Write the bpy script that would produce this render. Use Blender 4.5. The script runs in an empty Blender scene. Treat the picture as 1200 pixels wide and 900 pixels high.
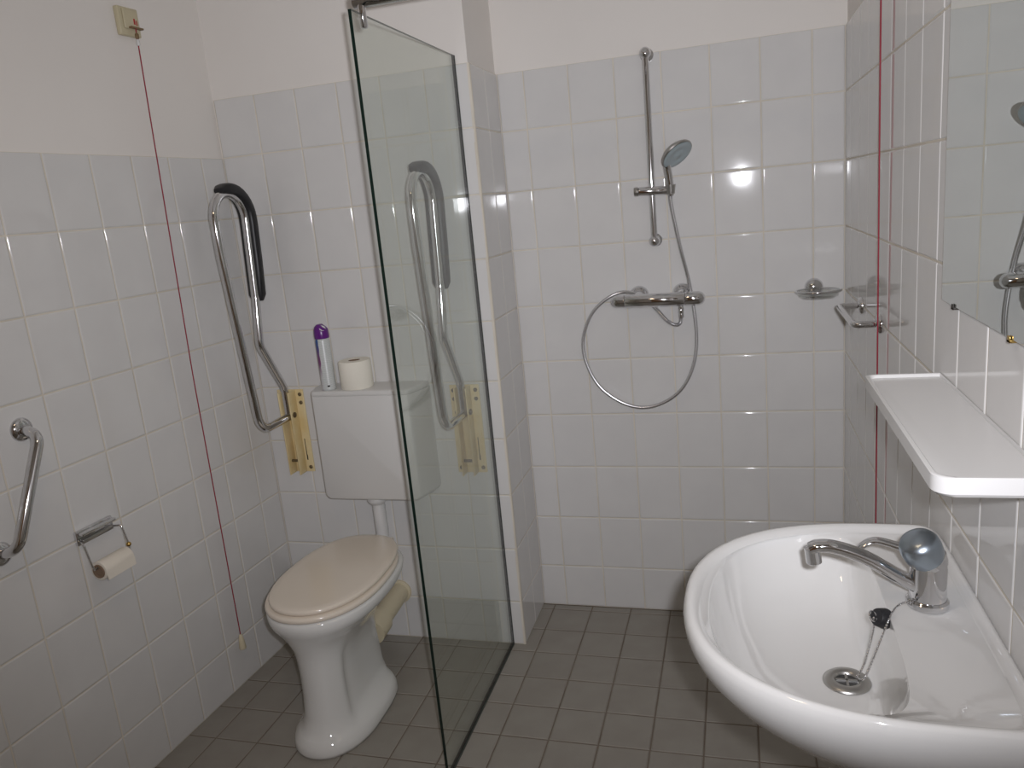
import bpy, bmesh, math, random
from mathutils import Vector, Matrix
random.seed(7)
S = bpy.context.scene
COL = S.collection

# ------------------------------------------------------------------ camera
CX, CY, CZ = 1.65793, -2.39193, 1.52928
PITCH, ROLL, YAW, FPX = -0.22617, -0.0946, 0.29132, 917.012
def camera_axes():
    fwd = Vector((-math.sin(YAW)*math.cos(PITCH), math.cos(YAW)*math.cos(PITCH), math.sin(PITCH)))
    right = Vector((math.cos(YAW), math.sin(YAW), 0.0))
    up = right.cross(fwd)
    r2 = math.cos(ROLL)*right + math.sin(ROLL)*up
    u2 = -math.sin(ROLL)*right + math.cos(ROLL)*up
    return r2, u2, fwd
cam = bpy.data.cameras.new('camera')
cam_o = bpy.data.objects.new('camera', cam); COL.objects.link(cam_o)
r_, u_, f_ = camera_axes()
cam_o.matrix_world = Matrix(((r_.x, u_.x, -f_.x, CX), (r_.y, u_.y, -f_.y, CY), (r_.z, u_.z, -f_.z, CZ), (0, 0, 0, 1)))
cam.sensor_fit = 'HORIZONTAL'; cam.sensor_width = 36.0; cam.lens = FPX/1200*36.0
cam.clip_start = 0.02; cam.clip_end = 50
S.camera = cam_o

# ------------------------------------------------------------------ world, light, exposure
w = bpy.data.worlds.new('world'); S.world = w; w.use_nodes = True
w.node_tree.nodes['Background'].inputs[0].default_value = (0.02, 0.02, 0.02, 1)
w.node_tree.nodes['Background'].inputs[1].default_value = 0.0
# the camera's own flash, a few centimetres up and to the right of the lens
fl = bpy.data.lights.new('camera_flash', 'SPOT'); fl.shadow_soft_size = 0.0175      # a flash tube in its reflector: a wide soft-edged beam
fl.spot_size = math.radians(112); fl.spot_blend = 1.0
fl.energy = 98.0; fl.color = (0.92, 0.925, 0.985)
fl_o = bpy.data.objects.new('camera_flash', fl); COL.objects.link(fl_o)
fl_o.matrix_world = cam_o.matrix_world @ Matrix.Rotation(math.radians(11), 4, 'X')
fl_o.location = Vector((CX, CY, CZ)) + r_*0.046 + u_*0.034 + f_*0.005
# ceiling lamp of the bathroom (its housing is built with the ceiling)
CEIL_LAMP = Vector((1.05, -1.75, 2.40))
cl = bpy.data.lights.new('ceiling_bulb', 'AREA'); cl.shape = 'DISK'; cl.size = 0.24
cl.energy = 2.0; cl.color = (1.0, 0.74, 0.48)
cl_o = bpy.data.objects.new('ceiling_bulb', cl); COL.objects.link(cl_o)
cl_o.location = CEIL_LAMP + Vector((0, 0, -0.006))
S.view_settings.view_transform = 'Standard'; S.view_settings.look = 'None'
S.view_settings.gamma = 1.0; S.view_settings.use_curve_mapping = False
S.view_settings.exposure = 0.0
cy = S.cycles
cy.max_bounces = 14; cy.diffuse_bounces = 6; cy.glossy_bounces = 6; cy.transparent_max_bounces = 16
cy.caustics_reflective = True; cy.caustics_refractive = True; cy.blur_glossy = 0.6
cy.sample_clamp_indirect = 4.0; cy.use_denoising = True

# ------------------------------------------------------------------ materials
def srgb(r, g, b):
    f = lambda c: ((c/255.0)/12.92 if c/255.0 <= 0.04045 else ((c/255.0+0.055)/1.055)**2.4)
    return (f(r), f(g), f(b), 1.0)
MATS = {}
def mat(name, color, rough=0.4, metal=0.0, coat=0.0, spec=0.5, noise=None, bump=None, ior=1.5, trans=0.0):
    m = bpy.data.materials.new(name); m.use_nodes = True; MATS[name] = m
    nt = m.node_tree; b = nt.nodes['Principled BSDF']
    b.inputs['Base Color'].default_value = color; b.inputs['Roughness'].default_value = rough
    b.inputs['Metallic'].default_value = metal; b.inputs['IOR'].default_value = ior
    b.inputs['Coat Weight'].default_value = coat; b.inputs['Coat Roughness'].default_value = 0.04
    b.inputs['Specular IOR Level'].default_value = spec
    b.inputs['Transmission Weight'].default_value = trans
    tc = nt.nodes.new('ShaderNodeTexCoord')
    if noise:                                   # (scale, detail, amount, colour2)
        n = nt.nodes.new('ShaderNodeTexNoise'); n.inputs['Scale'].default_value = noise[0]; n.inputs['Detail'].default_value = noise[1]
        oi = nt.nodes.new('ShaderNodeObjectInfo')
        ad = nt.nodes.new('ShaderNodeVectorMath'); ad.operation = 'ADD'
        sc = nt.nodes.new('ShaderNodeVectorMath'); sc.operation = 'SCALE'; sc.inputs['Scale'].default_value = 37.0
        cmb = nt.nodes.new('ShaderNodeCombineXYZ')
        for k in range(3): nt.links.new(oi.outputs['Random'], cmb.inputs[k])
        nt.links.new(cmb.outputs[0], sc.inputs[0]); nt.links.new(tc.outputs['Object'], ad.inputs[0]); nt.links.new(sc.outputs[0], ad.inputs[1])
        nt.links.new(ad.outputs[0], n.inputs['Vector'])
        r = nt.nodes.new('ShaderNodeMapRange'); r.inputs['From Min'].default_value = 0.35; r.inputs['From Max'].default_value = 0.65
        r.inputs['To Max'].default_value = noise[2]
        mx = nt.nodes.new('ShaderNodeMix'); mx.data_type = 'RGBA'
        mx.inputs['A'].default_value = color; mx.inputs['B'].default_value = noise[3]
        nt.links.new(n.outputs['Fac'], r.inputs['Value']); nt.links.new(r.outputs[0], mx.inputs['Factor'])
        nt.links.new(mx.outputs['Result'], b.inputs['Base Color'])
    if bump:                                    # (scale, detail, strength, distance)
        n2 = nt.nodes.new('ShaderNodeTexNoise'); n2.inputs['Scale'].default_value = bump[0]; n2.inputs['Detail'].default_value = bump[1]
        nt.links.new(tc.outputs['Object'], n2.inputs['Vector'])
        bp = nt.nodes.new('ShaderNodeBump'); bp.inputs['Strength'].default_value = bump[2]; bp.inputs['Distance'].default_value = bump[3]
        nt.links.new(n2.outputs['Fac'], bp.inputs['Height']); nt.links.new(bp.outputs[0], b.inputs['Normal'])
    return m
TILE = mat('white_glazed_tile', (0.70, 0.69, 0.675, 1), 0.045, noise=(9, 4, 0.55, (0.66, 0.65, 0.64, 1)), bump=(14, 1, 0.18, 0.0010))
GROUT = mat('wall_grout', (0.72, 0.67, 0.58, 1), 0.85, noise=(6, 3, 0.8, (0.60, 0.55, 0.46, 1)))
PLASTER = mat('white_plaster', (0.80, 0.765, 0.725, 1), 0.9, noise=(3, 3, 0.5, (0.77, 0.735, 0.695, 1)), bump=(160, 3, 0.15, 0.001))
CEILM = mat('ceiling_paint', (0.78, 0.76, 0.73, 1), 0.9, bump=(120, 2, 0.1, 0.001))
FTILE = mat('grey_floor_tile', (0.305, 0.285, 0.25, 1), 0.42, noise=(11, 5, 0.7, (0.265, 0.242, 0.21, 1)), bump=(240, 3, 0.12, 0.0006))
FGROUT = mat('floor_grout', (0.21, 0.175, 0.14, 1), 0.9, noise=(5, 3, 0.8, (0.14, 0.11, 0.085, 1)))
CHROME = mat('chrome', (0.70, 0.70, 0.71, 1), 0.07, metal=1.0)
STEEL = mat('brushed_steel', (0.46, 0.45, 0.43, 1), 0.34, metal=1.0)
CERAMIC = mat('white_ceramic', (0.69, 0.685, 0.67, 1), 0.06, coat=0.5)
CERAMIC_T = mat('toilet_ceramic', (0.74, 0.735, 0.71, 1), 0.07, coat=0.5)
SEATM = mat('beige_seat_plastic', (0.76, 0.68, 0.58, 1), 0.16)
CREAM = mat('cream_plastic', (0.66, 0.58, 0.41, 1), 0.35)
SWITCHM = mat('ivory_switch_plastic', (0.56, 0.50, 0.34, 1), 0.4)
YELLOW = mat('yellowed_cream_metal', (0.80, 0.67, 0.40, 1), 0.38, noise=(14, 3, 0.8, (0.70, 0.53, 0.24, 1)))
WPLAST = mat('white_plastic', (0.67, 0.665, 0.655, 1), 0.22)
CISTERN = mat('cistern_plastic', (0.66, 0.65, 0.63, 1), 0.32)
BLACK = mat('black_rubber', (0.012, 0.012, 0.014, 1), 0.42)
DARKPR = mat('dark_print', (0.03, 0.025, 0.02, 1), 0.6)
SCREW = mat('dull_screw_metal', (0.20, 0.16, 0.10, 1), 0.4, metal=0.8)
RED = mat('red_cord', (0.30, 0.014, 0.035, 1), 0.6)
REDP = mat('red_print', (0.42, 0.03, 0.03, 1), 0.5)
BROWNP = mat('brown_lever_plastic', (0.20, 0.13, 0.06, 1), 0.5)
PAPER = mat('toilet_paper', (0.80, 0.74, 0.64, 1), 0.95, bump=(400, 2, 0.3, 0.001))
PAPERW = mat('white_toilet_paper', (0.86, 0.82, 0.72, 1), 0.95, bump=(400, 2, 0.3, 0.001))
CARD = mat('brown_cardboard', (0.22, 0.15, 0.10, 1), 0.9)
PURPLE = mat('purple_plastic', (0.12, 0.012, 0.20, 1), 0.28)
GREYFACE = mat('blue_grey_spray_face', (0.36, 0.42, 0.44, 1), 0.35)
BRASS = mat('brass', (0.62, 0.42, 0.14, 1), 0.25, metal=1.0)
WOOD = mat('brown_wood', (0.42, 0.23, 0.10, 1), 0.5, noise=(3, 6, 0.8, (0.30, 0.15, 0.06, 1)))
SATIN = mat('satin_blue_grey_metal', (0.40, 0.46, 0.52, 1), 0.30, metal=1.0)
DRAINM = mat('drain_hole_shade', (0.10, 0.10, 0.10, 1), 0.4, metal=0.8)  # dark colour stands in for the shade down the drain opening
SEAL = mat('dark_silicone', (0.05, 0.06, 0.05, 1), 0.5)
EDGE = mat('glass_edge_green', (0.006, 0.017, 0.013, 1), 0.12)
MIRROR = mat('mirror_silver', (0.80, 0.84, 0.82, 1), 0.0, metal=1.0)
MEDGE = mat('mirror_edge', (0.55, 0.62, 0.60, 1), 0.10, metal=0.7)
LAMPM = mat('lamp_opal', (0.9, 0.88, 0.84, 1), 0.3)
LAMPM.node_tree.nodes['Principled BSDF'].inputs['Emission Color'].default_value = (1, .85, .65, 1)
LAMPM.node_tree.nodes['Principled BSDF'].inputs['Emission Strength'].default_value = 1.0

def pane_material(name, tint, refl):
    m = bpy.data.materials.new(name); m.use_nodes = True; nt = m.node_tree; nt.nodes.clear()
    out = nt.nodes.new('ShaderNodeOutputMaterial'); mix = nt.nodes.new('ShaderNodeMixShader')
    tr = nt.nodes.new('ShaderNodeBsdfTransparent'); tr.inputs[0].default_value = tint
    gl = nt.nodes.new('ShaderNodeBsdfGlossy'); gl.inputs['Roughness'].default_value = 0.0; gl.inputs['Color'].default_value = (1, 1, 1, 1)
    fr = nt.nodes.new('ShaderNodeFresnel'); ge = nt.nodes.new('ShaderNodeNewGeometry')
    io = nt.nodes.new('ShaderNodeMapRange'); io.inputs['To Min'].default_value = refl; io.inputs['To Max'].default_value = 1/refl
    nt.links.new(ge.outputs['Backfacing'], io.inputs['Value']); nt.links.new(io.outputs[0], fr.inputs[0])   # the same reflectance on both faces of the sheet
    nt.links.new(fr.outputs[0], mix.inputs[0]); nt.links.new(tr.outputs[0], mix.inputs[1]); nt.links.new(gl.outputs[0], mix.inputs[2])
    nt.links.new(mix.outputs[0], out.inputs[0]); return m
GLASS = pane_material('shower_glass', (0.945, 0.968, 0.950, 1), 1.5)
CLEAR = pane_material('clear_soap_dish', (0.93, 0.935, 0.93, 1), 1.3)

def hose_material():
    m = mat('metal_hose', (0.74, 0.74, 0.76, 1), 0.26, metal=1.0); return m
HOSE = hose_material()

def can_material():
    m = mat('printed_can', (0.5, 0.5, 0.5, 1), 0.3)
    nt = m.node_tree; b = nt.nodes['Principled BSDF']; tc = nt.nodes.new('ShaderNodeTexCoord')
    sx = nt.nodes.new('ShaderNodeSeparateXYZ'); nt.links.new(tc.outputs['Object'], sx.inputs[0])
    # front = greyish white print panel, the side = purple and blue
    n = nt.nodes.new('ShaderNodeTexNoise'); n.inputs['Scale'].default_value = 34; n.inputs['Detail'].default_value = 1
    nt.links.new(tc.outputs['Object'], n.inputs['Vector'])
    wv = nt.nodes.new('ShaderNodeMath'); wv.operation = 'MULTIPLY_ADD'; wv.inputs[1].default_value = 0.016; wv.inputs[2].default_value = -0.0225
    nt.links.new(n.outputs['Fac'], wv.inputs[0])
    side = nt.nodes.new('ShaderNodeMath'); side.operation = 'LESS_THAN'
    dt = nt.nodes.new('ShaderNodeVectorMath'); dt.operation = 'DOT_PRODUCT'; dt.inputs[1].default_value = (0.90, 0.43, 0)
    nt.links.new(tc.outputs['Object'], dt.inputs[0])
    nt.links.new(dt.outputs['Value'], side.inputs[0]); nt.links.new(wv.outputs[0], side.inputs[1])
    ramp = nt.nodes.new('ShaderNodeValToRGB'); el = ramp.color_ramp.elements
    ramp.color_ramp.interpolation = 'EASE'
    el[0].position = 0.2; el[0].color = (0.60, 0.60, 0.61, 1); el[1].position = 0.95; el[1].color = (0.03, 0.10, 0.30, 1)
    e = el.new(0.55); e.color = (0.20, 0.05, 0.17, 1)
    mz = nt.nodes.new('ShaderNodeMath'); mz.operation = 'MULTIPLY'; mz.inputs[1].default_value = 1/0.18
    nt.links.new(sx.outputs[2], mz.inputs[0]); nt.links.new(mz.outputs[0], ramp.inputs[0])
    lines = nt.nodes.new('ShaderNodeTexWave'); lines.wave_type = 'BANDS'; lines.bands_direction = 'Z'; lines.inputs['Scale'].default_value = 60
    lines.inputs['Distortion'].default_value = 6; lines.inputs['Detail'].default_value = 2
    nt.links.new(tc.outputs['Object'], lines.inputs['Vector'])
    txt = nt.nodes.new('ShaderNodeMix'); txt.data_type = 'RGBA'
    txt.inputs['A'].default_value = (0.62, 0.64, 0.63, 1); txt.inputs['B'].default_value = (0.53, 0.55, 0.54, 1)
    nt.links.new(lines.outputs['Fac'], txt.inputs['Factor'])
    mx = nt.nodes.new('ShaderNodeMix'); mx.data_type = 'RGBA'
    nt.links.new(side.outputs[0], mx.inputs['Factor']); nt.links.new(txt.outputs['Result'], mx.inputs['A']); nt.links.new(ramp.outputs[0], mx.inputs['B'])
    nt.links.new(mx.outputs['Result'], b.inputs['Base Color'])
    return m
CANM = can_material()

# ------------------------------------------------------------------ helpers
def tag(o, label=None, cat=None, group=None, kind=None):
    if label: o['label'] = label
    if cat: o['category'] = cat
    if group: o['group'] = group
    if kind: o['kind'] = kind
    return o
def link(name, me, parent=None, m=None):
    me.name = name
    if m is not None and not me.materials: me.materials.append(m)
    o = bpy.data.objects.new(name, me); COL.objects.link(o)
    if parent is not None: o.parent = parent
    return o
def thing(name, loc, label, cat, group=None):
    o = bpy.data.objects.new(name, None); COL.objects.link(o); o.location = loc; o.empty_display_size = 0.05
    return tag(o, label, cat, group)
def base_of(o):
    b = Vector((0, 0, 0))
    while o is not None: b += o.location; o = o.parent
    return b
def part(name, me, parent, m):
    """a mesh in world coordinates becomes a child of an unrotated parent"""
    b = base_of(parent); me.transform(Matrix.Translation(-b)); return link(name, me, parent, m)
def solo(name, me, m, label, cat, group=None):
    me.update(); vs = [v.co for v in me.vertices]
    c = Vector(((min(v.x for v in vs)+max(v.x for v in vs))/2, (min(v.y for v in vs)+max(v.y for v in vs))/2, min(v.z for v in vs)))
    me.transform(Matrix.Translation(-c)); o = link(name, me, None, m); o.location = c; return tag(o, label, cat, group)
def mesh_of(vs, fs, smooth=True):
    me = bpy.data.meshes.new('m'); me.from_pydata([tuple(v) for v in vs], [], fs); me.update()
    if smooth: me.polygons.foreach_set('use_smooth', [True]*len(me.polygons))
    return me
def fix(me, angle=None):
    bm = bmesh.new(); bm.from_mesh(me); bmesh.ops.recalc_face_normals(bm, faces=bm.faces); bm.to_mesh(me); bm.free()
    if angle: me.set_sharp_from_angle(angle=math.radians(angle))
    return me
def join(*mes):
    bm = bmesh.new()
    for m in mes: bm.from_mesh(m)
    me = bpy.data.meshes.new('m'); bm.to_mesh(me); bm.free()
    return me
def box(x0, x1, y0, y1, z0, z1, bev=0.0, seg=2):
    bm = bmesh.new(); bmesh.ops.create_cube(bm, size=1.0)
    for v in bm.verts:
        v.co = Vector(((x0+x1)/2+v.co.x*(x1-x0), (y0+y1)/2+v.co.y*(y1-y0), (z0+z1)/2+v.co.z*(z1-z0)))
    if bev: bmesh.ops.bevel(bm, geom=bm.edges[:], offset=bev, segments=seg, profile=0.5, affect='EDGES')
    me = bpy.data.meshes.new('m'); bm.to_mesh(me); bm.free()
    if bev:
        me.polygons.foreach_set('use_smooth', [True]*len(me.polygons)); me.set_sharp_from_angle(angle=math.radians(50))
    return me
def catmull(pts, n=8, closed=False):
    P = [Vector(p) for p in pts]; out = []
    k = len(P)
    for i in range(k if closed else k-1):
        if closed: a, b, c, d = P[(i-1) % k], P[i], P[(i+1) % k], P[(i+2) % k]
        else: a, b, c, d = P[max(i-1, 0)], P[i], P[i+1], P[min(i+2, k-1)]
        for j in range(n):
            t = j/n
            out.append(0.5*((2*b)+(c-a)*t+(2*a-5*b+4*c-d)*t*t+(3*b-a-3*c+d)*t**3))
    if not closed: out.append(P[-1].copy())
    return out
def fillet(pts, r, n=7):
    """polyline with rounded corners; r a number or list for the inner points"""
    P = [Vector(p) for p in pts]; out = [P[0]]
    for i in range(1, len(P)-1):
        a, b, c = P[i-1], P[i], P[i+1]; rr = r[i-1] if isinstance(r, (list, tuple)) else r
        d1, d2 = (a-b), (c-b); L1, L2 = d1.length, d2.length; d1.normalize(); d2.normalize()
        ang = d1.angle(d2); t = min(rr/max(math.tan(ang/2), 1e-3), 0.49*L1 if i > 1 else 0.98*L1, 0.49*L2 if i < len(P)-2 else 0.98*L2)
        p1, p2 = b+d1*t, b+d2*t
        cen_dir = (d1+d2).normalized(); R = t*math.tan(ang/2); cen = b+cen_dir*(R/math.sin(ang/2))
        v1, v2 = p1-cen, p2-cen; tot = v1.angle(v2) if v1.length > 1e-9 else 0
        ax = v1.cross(v2)
        for j in range(n+1):
            out.append(cen + Matrix.Rotation(tot*j/n, 3, ax.normalized()) @ v1 if ax.length > 1e-12 else b)
    out.append(P[-1]); return out
def sweep(path, section, up=None, closed=False, cap=True, scale=None, smooth=True):
    """sweep a 2-D section (list of (u, v)) along a path with a rotation-minimising frame"""
    P = [Vector(p) for p in path]; n = len(P); m = len(section)
    T = []
    for i in range(n):
        if closed: t = P[(i+1) % n]-P[(i-1) % n]
        else: t = P[min(i+1, n-1)]-P[max(i-1, 0)]
        T.append(t.normalized())
    u = Vector(up) if up is not None else (Vector((0, 0, 1)) if abs(T[0].z) < 0.9 else Vector((0, 1, 0)))
    u = (u-T[0]*u.dot(T[0])).normalized(); vs = []; fs = []
    for i in range(n):
        if i:
            u = (u-T[i]*u.dot(T[i])).normalized()
        v = T[i].cross(u); k = scale[i] if scale else 1.0
        ku, kv = (k if isinstance(k, tuple) else (k, k))
        for (a, b) in section: vs.append(P[i]+u*a*ku+v*b*kv)
    for i in range(n if closed else n-1):
        i2 = (i+1) % n
        for j in range(m):
            j2 = (j+1) % m; fs.append((i*m+j, i*m+j2, i2*m+j2, i2*m+j))
    if cap and not closed:
        fs.append(tuple(range(m-1, -1, -1))); fs.append(tuple((n-1)*m+j for j in range(m)))
    me = fix(mesh_of(vs, fs, smooth)); me.set_sharp_from_angle(angle=math.radians(60)); return me
def circ(r, n=14): return [(r*math.cos(2*math.pi*i/n), r*math.sin(2*math.pi*i/n)) for i in range(n)]
def tube(path, r, n=14, **k): return sweep(path, circ(r, n), **k)
def lathe(profile, origin=(0, 0, 0), axis=(0, 0, 1), n=28, ang=40):
    """profile (radius, height) pairs turned round an axis"""
    A = Vector(axis).normalized(); u = A.orthogonal().normalized(); v = A.cross(u); O = Vector(origin)
    vs = []; fs = []; rows = []
    for (r, h) in profile:
        if r < 1e-6: rows.append([len(vs)]); vs.append(O+A*h)
        else:
            rows.append(list(range(len(vs), len(vs)+n)))
            for i in range(n):
                a = 2*math.pi*i/n; vs.append(O+A*h+u*r*math.cos(a)+v*r*math.sin(a))
    for a, b in zip(rows, rows[1:]):
        for i in range(n):
            i2 = (i+1) % n
            if len(a) == 1 and len(b) == 1: continue
            if len(a) == 1: fs.append((a[0], b[i], b[i2]))
            elif len(b) == 1: fs.append((a[i], b[0], a[i2]))
            else: fs.append((a[i], b[i], b[i2], a[i2]))
    if len(rows[0]) > 1: fs.append(tuple(reversed(rows[0])))
    if len(rows[-1]) > 1: fs.append(tuple(rows[-1]))
    me = fix(mesh_of(vs, fs)); me.set_sharp_from_angle(angle=math.radians(ang)); return me
def loft(rings, cap0=True, cap1=True, ang=180):
    vs = []; fs = []; m = len(rings[0])
    for r in rings: vs += [Vector(p) for p in r]
    for i in range(len(rings)-1):
        for j in range(m):
            j2 = (j+1) % m; fs.append((i*m+j, i*m+j2, (i+1)*m+j2, (i+1)*m+j))
    if cap0: fs.append(tuple(range(m-1, -1, -1)))
    if cap1: fs.append(tuple((len(rings)-1)*m+j for j in range(m)))
    me = fix(mesh_of(vs, fs)); me.set_sharp_from_angle(angle=math.radians(ang)) if ang < 180 else None
    return me
def ball(c, r, n=12, sz=1.0):
    return lathe([(0, -r*sz)]+[(r*math.cos(a), r*sz*math.sin(a)) for a in [(-0.5+k/8)*math.pi for k in range(1, 8)]]+[(0, r*sz)], c, n=n, ang=180)
def subsurf(o, lv=2):
    md = o.modifiers.new('subdivision', 'SUBSURF'); md.levels = lv; md.render_levels = lv

# ------------------------------------------------------------------ room frame
W, D, XS = 1.98536, 0.28865, 0.90117          # right wall, shower back wall, return of the recess
H0, TH, TW = 0.16541, 0.20, 0.15              # height of the cut bottom row; tile size
ZTOP, ZLEFT, CEIL = 1.95298, 1.76541, 2.45
YF = -3.05                                    # wall behind the camera
BL = 0.05113                                  # the left wall runs slightly askew
LT = Vector((-BL, -1, 0)).normalized(); LN = Vector((1, -BL, 0)).normalized()
def LW(s, z, n=0.0): v = LT*s+LN*n; return Vector((v.x, v.y, z))
UP = Vector((0, 0, 1))
TILES = {}
def tile_mesh(wd, ht, th=0.0045):
    """glazed tile: flat face, a soft pillowed edge in two steps, plain sides (normals set so that the face stays flat)"""
    key = (round(wd, 4), round(ht, 4))
    if key in TILES: return TILES[key]
    steps = ((0.0048, 0.0, 0.0), (0.0019, 0.0008, 30.0), (0.0, 0.0022, 66.0))     # inset, drop, tilt of the normal
    sid = ((0, -1), (1, 0), (0, 1), (-1, 0)); vs = []; nm = []; fs = []
    def ring(i, z): return [(i, i, -z), (wd-i, i, -z), (wd-i, ht-i, -z), (i, ht-i, -z)]
    vs += ring(*steps[0][:2]); nm += [(0, 0, 1)]*4; fs.append((0, 1, 2, 3))
    for k in range(4):
        rows = []
        for (i, z, a) in steps:
            r = ring(i, z); q = len(vs); vs += [r[k], r[(k+1) % 4]]
            n = (sid[k][0]*math.sin(math.radians(a)), sid[k][1]*math.sin(math.radians(a)), math.cos(math.radians(a))); nm += [n, n]; rows.append(q)
        for q0, q1 in zip(rows, rows[1:]): fs.append((q0, q1, q1+1, q0+1))
        q = len(vs); r0, r1 = ring(0.0, steps[-1][1]), ring(0.0, th); sn = (sid[k][0], sid[k][1], 0)
        vs += [r0[k], r0[(k+1) % 4], r1[k], r1[(k+1) % 4]]; nm += [sn]*4; fs.append((q, q+2, q+3, q+1))
    me = mesh_of(vs, fs); me.normals_split_custom_set_from_vertices(nm); TILES[key] = me; return me
def lay(parent, O, a, n, us, zs, m, gap=0.0024, tilt=0.0016, up=UP, edge0=0.0, edge1=0.0):
    """tiles between the joint lines us (along a) and zs (along up) on the plane through O"""
    for i in range(len(us)-1):
        for j in range(len(zs)-1):
            x0 = us[i]+gap/2; x1 = us[i+1]-gap/2; y0 = zs[j]+gap/2; y1 = zs[j+1]-gap/2
            if x1-x0 < 0.006 or y1-y0 < 0.006: continue
            me = tile_mesh(x1-x0, y1-y0)
            if not me.materials: me.materials.append(m)
            o = bpy.data.objects.new('tile', me); COL.objects.link(o); o.parent = parent
            p = O+a*x0+up*y0
            M = Matrix(((a.x, up.x, n.x, p.x), (a.y, up.y, n.y, p.y), (a.z, up.z, n.z, p.z), (0, 0, 0, 1)))
            R = Matrix.Translation(((x1-x0)/2, (y1-y0)/2, 0)) @ Matrix.Rotation(random.uniform(-tilt, tilt), 4, 'X') @ Matrix.Rotation(random.uniform(-tilt, tilt), 4, 'Y') @ Matrix.Translation((-(x1-x0)/2, -(y1-y0)/2, 0))
            o.matrix_local = M @ R
def joints(lo, hi, off, pitch):
    k = math.ceil((lo-off)/pitch-1e-6); out = [lo]; v = off+k*pitch
    while v < hi-1e-6:
        if v > lo+0.004: out.append(v)
        v += pitch
    if hi-out[-1] > 0.004: out.append(hi)
    else: out[-1] = hi
    return out
ZJ = [0.0]+[H0+TH*k for k in range(9)]+[ZTOP]
ZJL = [0.0]+[H0+TH*k for k in range(9)]
PB, GR = 0.0060, 0.0016                       # plaster and grout stand back behind the tile face
def slab_on(O, a, n, u0, u1, z0, z1, n0, n1):
    """a slab in a wall's own frame"""
    vs = [];
    for zz in (z0, z1):
        for u, nn in ((u0, n0), (u1, n0), (u1, n1), (u0, n1)): vs.append(O+a*u+n*nn+UP*zz)
    fs = [(0, 1, 2, 3), (4, 5, 6, 7), (0, 1, 5, 4), (1, 2, 6, 5), (2, 3, 7, 6), (3, 0, 4, 7)]
    return fix(mesh_of(vs, fs, False))
def wall(name, O, a, n, u0, u1, ztile, us, zs, thick=0.10, tilt=0.0016):
    o = link(name, slab_on(O, a, n, u0, u1, 0.0, CEIL, -thick, -PB), None, PLASTER); tag(o, kind='structure')
    link('grout', slab_on(O, a, n, us[0], us[-1], 0.0, ztile-0.001, -PB-0.002, -GR), o, GROUT)
    lay(o, O, a, n, us, zs, TILE, tilt=tilt); return o
X_, Y_ = Vector((1, 0, 0)), Vector((0, 1, 0)); O0 = Vector((0, 0, 0))
wall_left = wall('wall_left', O0, LT, LN, -0.10, 3.2, ZLEFT, joints(0.0, 2.96, 0.10883, TW), ZJL)
wall_back = wall('wall_back', O0, X_, -Y_, -0.10, XS-PB-0.0006, ZTOP, joints(0.0, XS, 0.15208, TW), ZJ)
wall_return = wall('wall_return', Vector((XS, 0, 0)), Y_, X_, PB+0.0008, D+0.05, ZTOP, [0.0, 0.15, D], ZJ, 0.08)
wall_shower = wall('wall_shower', Vector((0, D, 0)), X_, -Y_, XS-0.07, W+0.1, ZTOP, joints(XS, W, XS+0.09107, TW), ZJ)
wall_right = wall('wall_right', Vector((W, 0, 0)), -Y_, -X_, -D-0.1, -YF+0.1, ZTOP, joints(-D, 2.55, 0.00164, TW), ZJ, tilt=0.0022)
wall_front = tag(link('wall_front', box(-0.35, W+0.1, YF-0.1, YF, 0, CEIL), None, PLASTER), kind='structure')
ceiling = tag(link('ceiling', box(-0.35, W+0.1, YF-0.1, D+0.1, CEIL, CEIL+0.08), None, CEILM), kind='structure')
floor = tag(link('floor', box(-0.35, W+0.1, YF-0.1, D+0.1, -0.08, -0.0018), None, FGROUT), kind='structure')
FP = 0.14711
fx = joints(-0.14, W, XS+0.04466, FP); fy = joints(-D, 2.45, 0.18712, FP)
lay(floor, O0, X_, UP, fx, [-v for v in reversed(fy)], FTILE, gap=0.0030, tilt=0.0016, up=Y_)
link('screed', box(-0.25, W, YF, -2.452, -0.002, -0.0005), floor, FTILE)
door = tag(link('door_1', box(0.85, 1.70, YF-0.01, YF+0.02, 0.0, 2.05, 0.003), None, WOOD), kind='structure')
link('door_handle', join(lathe([(0.022, 0), (0.022, 0.008), (0.008, 0.010), (0.008, 0.05), (0, 0.05)], (1.62, YF+0.02, 1.05), (0, 1, 0)), tube([(1.625, YF+0.065, 1.05), (1.50, YF+0.065, 1.05)], 0.008)), door, STEEL)
lamp = thing('ceiling_lamp', (CEIL_LAMP.x, CEIL_LAMP.y, CEIL-0.045), 'round opal lamp mounted flat on the bathroom ceiling', 'lamp')
part('lamp_base', lathe([(0.14, 0.0), (0.14, 0.028), (0.145, 0.03), (0.145, 0.045), (0, 0.045)], (CEIL_LAMP.x, CEIL_LAMP.y, CEIL-0.045)), lamp, WPLAST)
part('lamp_diffuser', lathe([(0.135, 0.0), (0.135, 0.012), (0, 0.012)], (CEIL_LAMP.x, CEIL_LAMP.y, CEIL-0.044)), lamp, LAMPM)

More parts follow.
